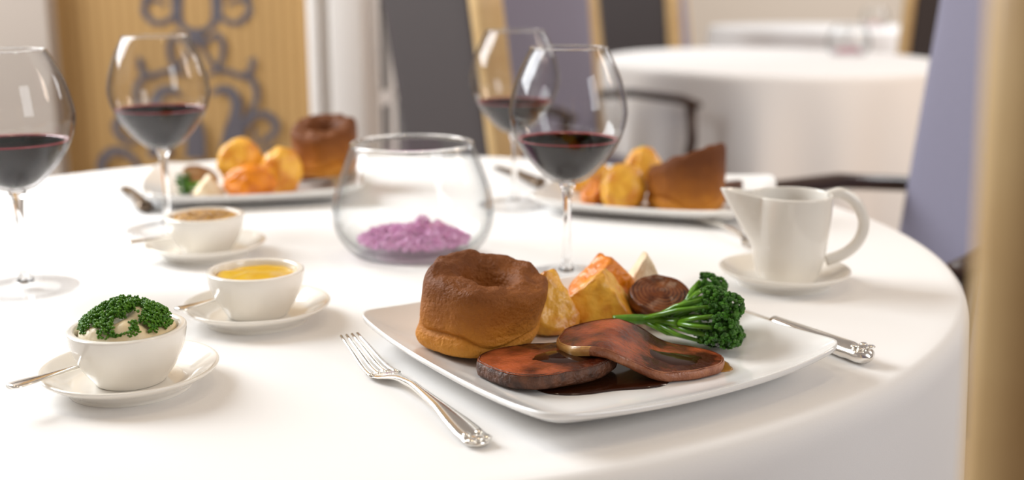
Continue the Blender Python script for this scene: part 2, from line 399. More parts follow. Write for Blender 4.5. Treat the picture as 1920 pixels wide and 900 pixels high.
a = PY(1215, 30, 5.4); chair((a.x+.16, 5.55), R(40), 'charcoal-backed chair between the empty white table and the far tables', arms=False)
a = PY(1300, 20, 5.9); chair((a.x+.12, 6.05), R(-35), 'lavender chair drawn up to the table nearest the far wall', arms=False)
chair((1.96, 5.5), R(98), 'dark-backed chair between the empty white table and lavender armchair', arms=False)
chair((.605, 1.72), R(207), 'lavender armchair with dark wooden arms at the dinner table, past the gravy jug', arms=True, stiles=(1,))
chair((.507, .470), R(60), 'pale gold framed chair turned aside by the dinner table, next to the ornate knife handle', arms=False)

# ------------------------------------------------------------------ wine glasses
GR = .0555
def wine_glass(px, py, label, level=.80, rz=0):
    p = P(px, py, .002); t = thing('wine_glass', label, 'wine glass', p, rz, 'large wine glasses of red wine')
    zb = .0925                                        # underside of the bowl
    outer = smooth_prof([(.004, 0), (.018, .004), (.034, .019), (.0485, .040), (.0555, .063), (.0543, .080), (.049, .100), (.0415, .117), (.0362, .1265)], 5)
    o = [(r, zb+z) for r, z in outer]
    inner = [(max(r-.0011, .0), z+.0012 if k < 3 else z) for k, (r, z) in enumerate(o)]
    inner = [q for q in inner if q[0] > 0]
    prof = o + [(.0358, zb+.1272)] + inner[::-1] + [(0, o[0][1]+.004)]
    prof[0] = (0.0, zb-.0005); prof = [(0.0, zb)] + o[0:] + [(.0358, zb+.1272)] + inner[::-1][:-1] + [(0.0, zb+.004)]
    raw('bowl', *lathe(prof, 56), 'thin_glass', t)
    raw('rim', *ring(.0360, zb+.1272, .0008, 56), 'solid_glass', t)
    raw('stem', *lathe(smooth_prof([(.0, .006), (.0075, .007), (.0048, .016), (.0036, .035), (.0036, .065), (.0050, .084), (.008, .0925), (.0, .0945)], 5), 20), 'solid_glass', t)
    raw('foot', *lathe(smooth_prof([(.0, .0), (.030, .0), (.0455, .0004), (.0465, .0012), (.044, .0020), (.025, .0038), (.010, .0065), (.006, .0085), (0., .0085)], 4), 48), 'foot_glass', t)
    zl = zb + level*.0555                             # wine
    w = [(0.0, zb+.0045)] + [(max(r-.0016, .001), z+.003) for r, z in o if z+.003 < zl and r > .004]
    rl = .0
    for k in range(len(o)-1):
        if o[k][1] <= zl <= o[k+1][1]: rl = o[k][0]+(o[k+1][0]-o[k][0])*(zl-o[k][1])/(o[k+1][1]-o[k][1])
    rl -= .0016
    w += [(rl, zl), (rl-.002, zl-.0006), (0., zl-.0006)]
    wo = raw('wine', *lathe(w, 56), 'wine', t); wo['label'] = 'dark red wine'
    raw('wine_edge', *lathe([(rl-.0042, zl-.0004), (rl-.0042, zl+.0002), (rl+.0002, zl+.0010), (rl+.0002, zl-.0004), (rl-.0042, zl-.0004)], 56), 'wine_edge', wo)
    return t
wine_glass(50, 541, 'wine glass standing nearest the chive-topped sauce bowl', .82)
wine_glass(316, 430, 'wine glass standing directly behind the wholegrain mustard bowl', .84)
wine_glass(965, 385, 'wine glass standing between the glass flower bowl and the charcoal-backed chair', .72)
wine_glass(1062, 520, 'wine glass standing right behind the potatoes of the sliced beef plate', .76)

# ------------------------------------------------------------------ flower bowls
def fluff(n, rx, ry, hz, seed, size):
    rnd = random.Random(seed); V = []; F = []
    for _ in range(n):
        a = rnd.uniform(0, 6.283); q = math.sqrt(rnd.random())
        x, y = q*math.cos(a)*rx, q*math.sin(a)*ry
        hgt = hz*(1-q*q*.7)*(.7+.5*noise.noise(Vector((x*60, y*60, seed))))
        c = Vector((x, y, max(.001, hgt*rnd.random()**.5)))
        m = rotm(rnd.uniform(-1.2, 1.2), rnd.uniform(-1.2, 1.2), rnd.uniform(0, 6.28))
        for k in range(4):
            b = k*PI/2; o = len(V); s = size*rnd.uniform(.6, 1.2)
            d1 = m @ Vector((math.cos(b-.5), math.sin(b-.5), .35)); d2 = m @ Vector((math.cos(b+.5), math.sin(b+.5), .35)); d3 = m @ Vector((math.cos(b), math.sin(b), .15))
            V += [c, c+d1*s*.7, c+d3*s*1.15, c+d2*s*.7]; F.append((o, o+1, o+2, o+3))
    zmin = min(v.z for v in V)
    return [Vector((v.x, v.y, max(v.z, .0005))) for v in V], F
def flower_bowl(p, label, flabel, mat, s=1.03, n=2200, rz=0.):
    t = lathe(smooth_prof([(.0, .0), (.040, .0), (.052, .001), (.064, .006), (.0765, .022), (.0815, .042), (.0785, .066), (.0705, .090), (.0625, .110)], 5)
              + [(.0618, .1125), (.0600, .1130), (.0582, .1120)] + smooth_prof([(.0585, .110), (.0668, .090), (.0750, .066), (.0782, .042), (.0735, .024), (.060, .011), (.045, .0085), (0., .008)], 5), 64)
    o = raw('glass_bowl', [(v[0]*s, v[1]*s, v[2]*s) for v in t[0]], t[1], 'bowl_glass', loc=p); tag(o, label, 'bowl')
    raw('rim', *ring(.0600*s, .1130*s, .0026*s, 64), 'solid_glass', o)
    V, F = fluff(n, .056*s, .046*s, .027*s, 4, .0034*s)
    f = raw('flower_petals', V, F, mat, smooth=False, loc=(p[0], p[1], p[2]+.0120*s)); tag(f, flabel, 'flowers', kind='stuff')
    return o
flower_bowl(P(777, 477, .002), 'clear glass bowl of lilac flowers amid the dinner plates', 'fluffy lilac flower heads lying in the glass bowl on the dinner table', 'lilac')
b = PY(1590, 102, 4.35); flower_bowl((b.x, 4.35, TOP), 'clear glass bowl of pink flowers on the empty table', 'deep pink flower heads in the bowl on the empty table', 'rose_pink', 1., 250)
b = PY(1642, 10, 7.0); flower_bowl((b.x, 7.0, TOP), 'clear glass bowl on the table nearest the far wall', 'pink flower heads in the bowl on the table nearest the far wall', 'rose_pink', 1., 150)

# ------------------------------------------------------------------ saucers, sauce bowls, spoons
SAUCER = smooth_prof([(0, .0015), (.036, .0015), (.0395, 0.), (.0425, 0.), (.0435, .003), (.050, .0075), (.0585, .0125), (.0610, .0150), (.0606, .0164), (.0580, .0160), (.050, .0112), (.043, .0070), (.038, .0055), (.030, .0050), (0., .0050)], 4)
BOWL = smooth_prof([(0, .001), (.0215, .001), (.0235, 0.), (.0255, .002), (.0335, .014), (.0385, .027), (.0403, .037), (.0398, .0392), (.0375, .0398), (.0355, .0392), (.0342, .0365), (.0325, .026), (.026, .012), (.016, .0065), (0., .006)], 5)
def saucer(px, py, label):
    o = raw('saucer', *lathe(SAUCER, 64), 'porcelain', loc=P(px, py, .002)); return tag(o, label, 'saucer', 'white saucers')
def sauce_bowl(p, label):
    o = raw('sauce_bowl', *lathe(BOWL, 64), 'porcelain', loc=(p[0], p[1], TOP+.0051)); return tag(o, label, 'bowl', 'white sauce bowls')
def teaspoon(end, start, label, L=.118):
    d = Vector((start.x-end.x, start.y-end.y, 0)).normalized(); rz = math.atan2(d.y, d.x)
    t = thing('teaspoon', label, 'spoon', (end.x, end.y, TOP), rz, 'teaspoons on the saucers')
    tz = .0215
    hp = smooth_prof([(0, 0, tz), (.010, 0, tz), (.03, 0, tz-.001), (.055, 0, tz-.0020), (.075, 0, tz-.0045)], 4)
    def lin(x, pts):
        for (a, b), (c, e) in zip(pts, pts[1:]):
            if a <= x <= c: return b+(e-b)*(x-a)/(c-a)
        return pts[-1][1]
    ws = [lin(q[0], [(0, .0040), (.003, .0072), (.012, .0068), (.03, .0042), (.055, .0022), (.075, .0022)]) for q in hp]
    raw('handle', *loft(hp, ws, [.0014]*len(hp), 12), 'silver', t)
    V, F = lathe([(0, -.0035), (.5, -.0030), (.85, -.0008), (1., .001), (.97, .0014), (.8, -.0002), (.5, -.0020), (0, -.0025)], 24)
    raw('spoon_bowl', [(.0925+v[0]*.0185, v[1]*.0115, tz-.0060+v[2]) for v in V], F, 'silver', t)
    return t
S1 = P(247, 724, .002); S2 = P(484, 600, .002); S3 = P(388, 480, .002)
saucer(247, 724, 'white saucer under the chive-topped horseradish bowl'); sauce_bowl(S1, 'white bowl of horseradish heaped with chopped chives')
saucer(484, 600, 'white saucer under the smooth yellow mustard bowl'); sauce_bowl(S2, 'white bowl filled with smooth yellow mustard')
saucer(388, 480, 'white saucer under the wholegrain mustard bowl'); sauce_bowl(S3, 'white bowl filled with wholegrain mustard')
teaspoon(P(18, 730, .022), P(165, 686, .02), 'silver teaspoon on the saucer of the chive-topped bowl')
teaspoon(P(333, 584, .022), P(420, 562, .02), 'silver teaspoon on the saucer of the yellow mustard bowl')
teaspoon(P(240, 458, .022), P(330, 446, .02), 'silver teaspoon on the saucer of the wholegrain mustard bowl')
# horseradish + chives
def dome(r, h, seed, amp, n=14, seg=48, base=0.):
    prof = [(0.0001, h)] + [(r*math.sin(k/n*PI/2), h*math.cos(k/n*PI/2)**.8) for k in range(1, n+1)] + [(r*.96, -.006), (0.0001, -.006)]
    off = Vector((seed, seed*2, 0))
    def fr(a, rr, z, i):
        q = noise.noise(Vector((math.cos(a)*rr*60, math.sin(a)*rr*60, seed)))
        return rr, z + (amp*q if 0 < i <= n-1 else 0)
    return lathe(prof, seg, fr)
hr = raw('horseradish_cream', *dome(.0333, .017, 3, .006), 'horseradish', loc=(S1.x, S1.y, TOP+.0051+.032)); tag(hr, 'creamy white horseradish mound in the bowl under chopped chives', 'sauce')
rnd = random.Random(11); V = []; F = []
for _ in range(3200):
    a = rnd.uniform(0, 6.28); q = math.sqrt(rnd.random())*.98; x, y = q*.0325*math.cos(a), q*.0325*math.sin(a)
    if noise.noise(Vector((x*130, y*130, 5.5))) < -.20 and q > .15: continue
    z = .017*max(0., 1-q*q)**.4+.0025+rnd.random()*(.004+.009*max(0., .75-q))
    c = Vector((x, y, z)); m = rotm(rnd.uniform(-1.5, 1.5), rnd.uniform(-1.5, 1.5), rnd.uniform(0, 6)); o = len(V); s = rnd.uniform(.0006, .0010); hh = rnd.uniform(.0005, .0011)
    for e in (-1, 1):
        for k in range(6): V.append(c + m @ Vector((s*math.cos(k*PI/3), s*math.sin(k*PI/3), e*hh)))
    for k in range(6): F.append((o+k, o+(k+1) % 6, o+6+(k+1) % 6, o+6+k))
    F.append(tuple(o+k for k in range(6))[::-1]); F.append(tuple(o+6+k for k in range(6)))
ch = raw('chopped_chives', V, F, 'chive', loc=(S1.x, S1.y, TOP+.0051+.032)); tag(ch, 'bright green chopped chives heaped on the horseradish', 'herbs', kind='stuff')
mu = raw('yellow_mustard', *dome(.0338, .0035, 6, .0022), 'mustard', loc=(S2.x, S2.y, TOP+.0051+.0335)); tag(mu, 'smooth bright yellow mustard filling its bowl to the rim', 'mustard')
wm = thing('wholegrain_mustard', 'coarse brown wholegrain mustard filling its bowl', 'mustard', (S3.x, S3.y, TOP+.0051+.0355))
raw('paste', *dome(.0336, .004, 7, .002), 'grain', wm)
rnd = random.Random(5); V = []; F = []
for _ in range(420):
    a = rnd.uniform(0, 6.28); q = math.sqrt(rnd.random())*.031; s = rnd.uniform(.0012, .002)
    v, f = ICO[1]; o = len(V); c = Vector((q*math.cos(a), q*math.sin(a), .004*(1-(q/.034)**2)+.001*rnd.random()+.0005))
    V += [c+w*s for w in v]; F += [tuple(i+o for i in t) for t in f]
g = raw('mustard_seeds', V, F, 'grain', wm); g['kind'] = 'stuff'

# ------------------------------------------------------------------ gravy jug
saucer(1469, 532, 'white saucer under the gravy jug')
J = P(1475, 532, .002)
jt = thing('gravy_jug', 'white porcelain gravy jug with pouring lip and loop handle', 'jug', (J.x, J.y, TOP+.0051), R(182))
JH = .083
jo = [(.0, .001), (.0235, .001), (.026, 0.), (.0285, .0035), (.0325, .018), (.0358, .04), (.0372, .06), (.0378, .078), (.0378, JH)]
ji = [(.0368, JH+.0012), (.0352, JH-.0002), (.0345, .07), (.0330, .045), (.029, .02), (.02, .008), (0., .006)]
def jfr(a, r, z, i):
    a = (a+PI) % (2*PI)-PI
    k = max(0., (z-.030)/(JH-.030)); w = max(0., 1-abs(a)/.52)
    ext = (.0290*k**1.15)*w**1.05
    if r < .006: ext = 0
    return r+ext, z+.0035*k**3*w - (.002*k**4*(1-w))
raw('body', *lathe(smooth_prof(jo, 5)+smooth_prof(ji, 5), 96, jfr), 'porcelain', jt)
hp = smooth_prof([(-.0345, 0, JH-.004), (-.046, 0, JH-.001), (-.060, 0, JH-.009), (-.0695, 0, JH-.027), (-.067, 0, JH-.045), (-.055, 0, JH-.058), (-.036, 0, JH-.066)], 6)
raw('handle', *loft(hp, [.0055]*len(hp), [.0042]*len(hp), 14, up=Vector((0, 1, 0.001))), 'porcelain', jt)
gv = raw('gravy', *lathe([(0, .06), (.0325, .06), (.0325, .0615), (0, .0615)], 40), 'gravy', jt); gv['label'] = 'dark brown gravy inside the jug'

# ------------------------------------------------------------------ plates
def square_pt(t, n=20.):
    a = t; c, s = math.cos(a), math.sin(a)
    r = (abs(c)**n+abs(s)**n)**(-1/n)
    return c*r, s*r
PL_A = .1315
def plate_z(d, u, v): return .0045+.0165*max(0., (d-.66)/.34)**1.5+.006*(abs(u*v))**3
def make_plate(p, rz, label, bu=.014, bv=.004, half=PL_A):
    seg = 128; V = []; F = []
    ts = []
    for q in range(4):
        for k in range(seg//4):
            x = (k/(seg//4))*2-1; x = math.copysign(1-(1-abs(x))**2.2, x); ts.append(q*PI/2+x*PI/4)
    ts = ts
    ds = [.0001, .3, .45, .55, .65, .75, .84, .91, .96, .99, 1.0]
    rings = [(d, 0) for d in ds]+[(1.0, 1)]+[(d, 2) for d in ds[::-1] if d > .5]+[(.5, 3), (.46, 3), (.44, 2), (.0001, 2)]
    for d, kind in rings:
        for t in ts:
            u, v = square_pt(t); u *= d; v *= d
            x = u*(half + bu*d*(1-min(1., v*v))); y = v*(half + bv*d*(1-min(1., u*u)))
            z = plate_z(d, u, v)
            if kind == 1: z -= .0022; x *= 1.002; y *= 1.002
            if kind == 2: z = max(z-.0042, .0012)
            if kind == 3: z = 0.
            V.append((x, y, z))
    n = len(rings)
    for i in range(n-1):
        for k in range(seg):
            k2 = (k+1) % seg; F.append((i*seg+k, i*seg+k2, (i+1)*seg+k2, (i+1)*seg+k))
    o = raw('dinner_plate', V, F, 'plate_white', loc=p); o.rotation_euler = (0, 0, rz)
    return tag(o, label, 'plate', 'square white dinner plates')
PZ = TOP+.0045                                         # eating surface
PC = Vector((.059, .8235, TOP)); PR = math.atan2(.1475, .227)
make_plate(PC, PR-PI/2, 'square white plate carrying the sliced beef and broccoli')
def Q(px, py, h=.0): return P(px, py, .0065+h)         # a pixel on the well of a plate

# ------------------------------------------------------------------ food
def yorkshire(px, py, label, s=1., seed=0, tilt=(0, 0), rz=0., tall=1., shear=0.):
    prof = smooth_prof([(0., .001), (.030, .0005), (.042, .004), (.0468, .012), (.0470, .018), (.0464, .0225), (.0468, .028), (.0476, .045), (.0484, .058), (.0470, .0650), (.0425, .0685), (.034, .0690), (.0260, .0672), (.0205, .060), (.0165, .046), (.009, .036), (0., .034)], 6)
    n = len(prof)
    def fr(a, r, z, i):
        d = Vector((math.cos(a)*1.4+seed, math.sin(a)*1.4, z*22))
        k = 1+.045*noise.noise(d)+.02*noise.noise(d*3.)+.02*math.sin(6*a+seed)*(1 if r > .03 else .4)
        cc = max(0., math.cos(a+1.9)); crack = max(0., 1-abs(z-(.020+.006*math.sin(2*a+seed)+.003*math.sin(5*a)))/.0035)*(.085*cc if r > .03 else 0.)
        zz = z*tall + (.004*noise.noise(Vector((math.cos(a)*r*70+seed*3, math.sin(a)*r*70, 2)))*min(1, z/.05) if z > .02 else 0)
        zz += .0012*noise.noise(Vector((math.cos(a)*r*260+seed, math.sin(a)*r*260, z*200)))*(1 if z > .03 and r < .044 else .3)
        zz += (tilt[0]*math.cos(a)+tilt[1]*math.sin(a))*r*max(0., (z-.02)/.048)
        return r*k*(1-crack), zz
    V, F = lathe(prof, 120, fr)
    V = [rotm(0, 0, rz) @ Vector(v) for v in V]; V = [Vector((v.x+shear*v.z, v.y, v.z)) for v in V]
    o = raw('yorkshire_pudding', [(v[0]*s, v[1]*s, v[2]*s) for v in V], F, 'yorkshire', loc=(Q(px, py).x, Q(px, py).y, PZ+.0006))
    return tag(o, label, 'yorkshire pudding', 'yorkshire puddings')
def lump(name, px, py, size, planes, mat, label, cat, seed=0, r=(0, 0, 0), group=None, amp=.075, dz=0., sharp=26.):
    V, F = chunk(size, planes, seed, amp, sharp); V = settle(rot(V, rotm(*r)))
    q = Q(px, py); o = raw(name, V, F, mat, loc=(q.x, q.y, PZ+.0008+dz))
    return tag(o, label, cat, group)
WEDGE = [((0, 0, -1), .62), ((.85, 0, .6), .50), ((-.75, .1, .75), .55), ((0, -1, .25), .62), ((0, 1, .2), .7), ((.4, -.6, .7), .72)]
CUT = [((1, 0, .5), .6), ((-1, 0, .35), .6), ((0, -1, .6), .55), ((0, 1, .4), .7), ((0, 0, -1), .6), ((.5, -.5, .8), .68)]
ROUND = [((0, 0, -1), .8), ((1, .3, .4), .86), ((-.6, -.8, .4), .84)]
# --- main plate
yorkshire(890, 652, 'tall brown yorkshire pudding beside the sliced beef', seed=1.3, tilt=(-.12, .15), rz=.3, tall=.83, shear=.20)
lump('roast_potato', 1034, 622, (.026, .024, .031), CUT, 'potato', 'golden roast potato squeezed against the yorkshire pudding of the beef plate', 'potato', 2, (0, 0, .3), 'roast potatoes')
lump('roast_potato', 1126, 606, (.033, .028, .031), WEDGE, 'potato', 'angular golden roast potato between the orange squash and the sliced beef', 'potato', 5, (0, 0, -.2), 'roast potatoes')
lump('roast_squash', 1136, 580, (.034, .026, .029), WEDGE, 'squash', 'orange roast squash piece behind the angular potato of the beef plate', 'squash', 8, (0, 0, .5), 'roast squash pieces')
lump('roast_parsnip', 1208, 562, (.017, .016, .026), WEDGE, 'parsnip', 'pale roast parsnip piece behind the browned onion half', 'parsnip', 3, (0, 0, .2), 'roast parsnip pieces')
def onion(px, py, label, s=1., r=(-.75, 0, .0), mat='onion', dz=0.):
    prof = [(0., -.016), (.012, -.0155), (.021, -.011), (.0262, -.003), (.0268, .0005), (.0255, .0030)]
    for k in range(1, 9):
        rr = .0255*(1-k/8.5); prof += [(rr+.0011, .0050+.0004*k), (rr, .0032+.0005*k)]
    prof += [(0., .009)]
    def fr(a, rr, z, i): return rr*(1+.04*math.sin(2*a)+.03*noise.noise(Vector((math.cos(a)*2, math.sin(a)*2, z*80)))), z+.0015*noise.noise(Vector((math.cos(a)*rr*90, math.sin(a)*rr*90, 4)))
    V, F = lathe(prof, 56, fr); V = [Vector(v)*s for v in V]
    zm = min(v.z for v in rot(V, rotm(*r)))
    q = Q(px, py); o = raw('roast_onion', V, F, mat, loc=(q.x, q.y, PZ+.0008+dz-zm)); o.rotation_euler = r; return tag(o, label, 'onion', 'roast onion halves')
# rotation about x by +angle turns the ringed face towards the camera (-y)
onion(1236, 604, 'dark browned onion half with curled rings beside the broccoli', 1., (.38, .1, .0))

def broccoli(pts, head, label, seed, hr=(.020, .017, .016), n=260, nb=7):
    t = thing('broccoli_stem', label, 'broccoli', pts[0]); o0 = Vector(pts[0]); rnd = random.Random(seed)
    pts = [Vector(p)-o0 for p in pts]; head = Vector(head)-o0
    sp = [Vector(q) for q in smooth_prof([tuple(p) for p in pts], 5)]
    raw('stalk', *loft(sp, [.0042]*len(sp), [.0040]*len(sp), 12), 'stem_green', t)
    d0 = pts[-1]; V = []; F = []; B = []
    for k in range(nb):
        a = 2*PI*k/nb; tgt = head + Vector((rnd.uniform(-.2, .6)*hr[0], math.cos(a)*hr[1]*.75, math.sin(a)*hr[2]*.75))
        base = sp[-2-(k % 5)*2]; mid = (base+tgt)/2+Vector((0, math.cos(a)*.003, math.sin(a)*.003))
        B.append(loft([base, mid, tgt], [.0022, .0020, .0016], [.0022, .0020, .0016], 8))
        for _ in range(n//nb):
            v = Vector((rnd.gauss(0, 1), rnd.gauss(0, 1), rnd.gauss(0, 1))).normalized()
            if v.x < -.55: v.x = abs(v.x)
            c = tgt + Vector((v.x*hr[0]*.42, v.y*hr[1]*.45, v.z*hr[2]*.45)) + Vector((hr[0]*.25, 0, 0))
            s = rnd.uniform(.0009, .0018); iv, f = ICO[1]; o = len(V)
            V += [c+w*s*(1+.3*rnd.random()) for w in iv]; F += [tuple(i+o for i in q) for q in f]
    bv, bf = join(B); bv = [Vector((v.x, v.y, max(v.z, PZ+.0008-o0.z))) for v in bv]
    raw('branchlets', bv, bf, 'stem_green', t)
    V = [Vector((v.x, v.y, max(v.z, PZ+.0008-o0.z))) for v in V]
    fl = raw('floret', V, F, 'floret_green', t, smooth=False)
    return t
zb = PZ+.0045
def B(px, py, h): return P(px, py, .0065+h)
broccoli([B(1150, 613, .010), B(1190, 611, .010), B(1238, 614, .010), B(1272, 618, .012)], B(1318, 614, .016), 'long broccoli stem with the larger floret lying behind the sliced beef', 3, (.028, .024, .022), 1700, 12)
broccoli([B(1256, 602, .014), B(1270, 594, .016), B(1284, 585, .018), B(1295, 578, .019)], B(1312, 567, .018), 'broccoli stem with the smaller floret leaning towards the onion half', 9, (.021, .018, .016), 900, 9)

def slab(name, outline, top, thick, loc, label, rz=0., mats=('beef', 'crust'), fatang=None, sauce=()):
    """meat slice: outline r(a), upper surface height top(x, y)"""
    seg = 96; nr = 16; t = thing(name, label, 'beef', loc, rz, 'roast beef slices')
    V = []; F = []
    for i in range(nr+1):
        for k in range(seg):
            a = 2*PI*k/seg; r = outline(a)*max(i/nr, .002); x, y = r*math.cos(a), r*math.sin(a)
            e = .0012*(i/nr)**8
            V.append((x, y, top(x, y)+thick-e+.0006*noise.noise(Vector((x*140, y*140, 1)))))
    for i in range(nr):
        for k in range(seg):
            k2 = (k+1) % seg; F.append((i*seg+k, i*seg+k2, (i+1)*seg+k2, (i+1)*seg+k)[::-1])
    raw('meat', [Vector(v) for v in V], [q[::-1] for q in F], mats[0], t)
    V = []; F = []; G = []
    for j in range(7):
        for k in range(seg):
            a = 2*PI*k/seg; bul = math.sin(j/6*PI)*.0009+.0004*noise.noise(Vector((a*20, j, 0)))
            r = outline(a)+bul-(.0012 if j == 0 else 0); x, y = r*math.cos(a), r*math.sin(a)
            V.append((x, y, top(x*.98, y*.98)+thick*(1-j/6)-.0006))
    for j in range(6):
        for k in range(seg):
            k2 = (k+1) % seg; q = (j*seg+k, (j+1)*seg+k, (j+1)*seg+k2, j*seg+k2)
            a = 2*PI*k/seg
            (G if fatang and fatang[0] <= a <= fatang[1] else F).append(q)
    F2 = []
    for i in range(5, -1, -1):                         # underside follows the upper surface
        o = len(V)
        for k in range(seg):
            a = 2*PI*k/seg; r = outline(a)*max(i/6, .002)*.98; x, y = r*math.cos(a), r*math.sin(a); V.append((x, y, top(x, y)-.0004))
        for k in range(seg):
            k2 = (k+1) % seg; F2.append((o-seg+k, o+k, o+k2, o-seg+k2))
    raw('crust', V, F+F2, mats[1], t)
    if G: raw('fat_strip', V, G, 'fat', t)
    for (cx, cy, ax, ay, sd) in sauce:                 # glossy sauce lying on the cut face
        V = []; F = []
        for i in range(7):
            for k in range(40):
                a = 2*PI*k/40; q = max(i/6, .004)*(1+.25*noise.noise(Vector((math.cos(a)*1.5+sd, math.sin(a)*1.5, sd))))
                x, y = cx+ax*q*math.cos(a), cy+ay*q*math.sin(a); V.append((x, y, top(x, y)+thick+.0011*(1-(i/6)**4)-.0002*(i == 6)))
        for i in range(6):
            for k in range(40): k2 = (k+1) % 40; F.append((i*40+k, (i+1)*40+k, (i+1)*40+k2, i*40+k2))
        raw('sauce', V, F, 'gravy', t)
    return t
def o1(a): return (1+.03*noise.noise(Vector((math.cos(a)*4, math.sin(a)*4, 2))))* .0505*(1/((abs(math.cos(a))/1.0)**2.3+(abs(math.sin(a))/.66)**2.3)**(1/2.3))*(1+.05*math.sin(3*a+1)+.03*math.sin(5*a))
s1 = Q(1028, 706)
slab('beef_slice', o1, lambda x, y: .0012+.0035*max(0, x/.05)**2, .0105, (s1.x, s1.y, PZ), 'flat glazed beef slice tucked under the folded one', rz=.30, sauce=((.012, -.004, .026, .014, 5.),))
def o2(a): return (1+.035*noise.noise(Vector((math.cos(a)*4, math.sin(a)*4, 9))))* .058*(1/((abs(math.cos(a))/1.0)**2.2+(abs(math.sin(a))/.62)**2.2)**(1/2.2))*(1+.06*math.sin(2*a+.6)+.03*math.sin(5*a+1))
def top2(x, y):
    k = max(0., min(1., (.024-x)/.050)); k = k*k*(3-2*k)
    return .0016+.0125*k+.0050*math.exp(-((x+.018-.35*y)/.022)**2)+.004*k*max(0., (y+.01)/.04)
s2 = Q(1196, 688)
slab('beef_slice', o2, top2, .0070, (s2.x, s2.y, PZ), 'folded glazed beef slice with a fatty edge lying before the broccoli', rz=-.12, mats=('beef', 'beef_edge'), fatang=(2.9, 3.9), sauce=((.027, -.003, .020, .013, 3.),))
def puddle(px, py, rx, ry, mat, label, rz=0., h=.0011, seed=0):
    def fr(a, r, z, i): return r*(1+.22*noise.noise(Vector((math.cos(a)*1.3+seed, math.sin(a)*1.3, 0)))+.06*math.sin(5*a+seed)), z
    V, F = lathe([(0.0001, h), (.7, h), (.94, h*.85), (1., h*.2), (1., 0), (0.0001, 0)], 48, fr)
    q = Q(px, py); o = raw('gravy_pool', [(v[0]*rx, v[1]*ry, v[2]) for v in V], F, mat, loc=(q.x, q.y, PZ+.0003)); o.rotation_euler = (0, 0, rz)
    return tag(o, label, 'gravy')
puddle(1120, 704, .062, .036, 'gravy', 'dark gravy pool under the sliced beef', .25)
puddle(1295, 690, .030, .020, 'gravy_thin', 'thin amber gravy film beside the folded beef slice', .2, .0005, 4)

# --- back plate with parsnip
P2 = P(478, 362, .0); P2.z = TOP
make_plate(P2, R(14), 'square white plate set behind the wholegrain mustard bowl', half=.130)
yorkshire(612, 345, 'yorkshire pudding on the plate behind the glass flower bowl', seed=4.1, tilt=(.22, .1), rz=1., s=.94, tall=1.08)
lump('roast_potato', 455, 352, (.032, .028, .033), ROUND, 'potato', 'rounded roast potato behind the squash, on the plate behind the wholegrain mustard', 'potato', 11, (0, 0, .4), 'roast potatoes', dz=.006)
lump('roast_potato', 530, 362, (.031, .027, .033), ROUND, 'potato', 'rounded roast potato on the yorkshire pudding side of the squash, behind the wholegrain mustard', 'potato', 14, (0, 0, 1.4), 'roast potatoes')
lump('roast_squash', 472, 376, (.034, .022, .024), ROUND, 'squash', 'orange roast squash piece before two potatoes, behind the wholegrain mustard', 'squash', 15, (0, 0, .1), 'roast squash pieces')
lump('roast_parsnip', 394, 376, (.021, .018, .023), WEDGE, 'parsnip', 'creamy parsnip wedge on the plate behind the wholegrain mustard', 'parsnip', 6, (0, 0, .6), 'roast parsnip pieces')
onion(376, 358, 'pale brown onion half on the plate behind the wholegrain mustard', .95, (.35, .3, .4), 'onion_pale')
broccoli([B(402, 350, .016), B(385, 348, .016), B(365, 348, .012), B(352, 349, .012)], B(336, 349, .012), 'dark green broccoli floret on the plate behind the wholegrain mustard', 21, (.013, .017, .014), 260, 6)
s3 = Q(578, 340)
slab('beef_slice', lambda a: .6*o1(a), lambda x, y: .001, .020, (s3.x, s3.y, PZ), 'pink beef slice half hidden behind a yorkshire pudding', rz=.5, mats=('beef', 'beef'))

# --- back plate beside the jug
P3 = P(1232, 386, .0); P3.z = TOP
make_plate(P3, R(-20), 'square white plate set between the wine glass and the gravy jug', half=.130)
yorkshire(1284, 396, 'yorkshire pudding with one high side on the plate beside the gravy jug', seed=7.7, tilt=(.32, -.30), rz=.05, s=.98, tall=1.0)
lump('roast_potato', 1168, 394, (.029, .027, .031), ROUND, 'potato', 'rounded roast potato beside the high-sided yorkshire pudding', 'potato', 17, (0, 0, .4), 'roast potatoes')
lump('roast_squash', 1116, 384, (.020, .020, .022), WEDGE, 'squash', 'small orange squash piece on the plate beside the gravy jug', 'squash', 19, (0, 0, .9), 'roast squash pieces')
lump('roast_potato', 1104, 368, (.030, .026, .024), ROUND, 'potato', 'flat roast potato behind the small squash piece, on the plate beside the gravy jug', 'potato', 23, (0, 0, .2), 'roast potatoes')
lump('roast_potato', 1205, 366, (.026, .024, .032), ROUND, 'potato', 'roast potato half hidden behind the high-sided yorkshire pudding', 'potato', 29, (0, 0, .2), 'roast potatoes', dz=.004)
puddle(1215, 394, .072, .034, 'gravy', 'dark gravy pool on the plate beside the gravy jug', -.1, .0011, 2)
s4 = Q(1345, 372)
slab('beef_slice', lambda a: .62*o1(a), lambda x, y: .001+.006*max(0, x/.03), .016, (s4.x, s4.y, PZ), 'dark beef slice behind the high-sided yorkshire pudding', rz=.1, mats=('crust', 'crust'))
q = Q(1185, 352); V, F = loft([(0, 0, 0), (.006, 0, .022), (.010, 0, .046), (.012, 0, .058)], [.002, .004, .006, .001], [.0012]*4, 10)
tag(raw('herb_leaf', V, F, 'leaf_green', loc=(q.x, q.y, PZ)), 'bright green leaf poking up behind the potatoes beside the gravy jug', 'leaf')

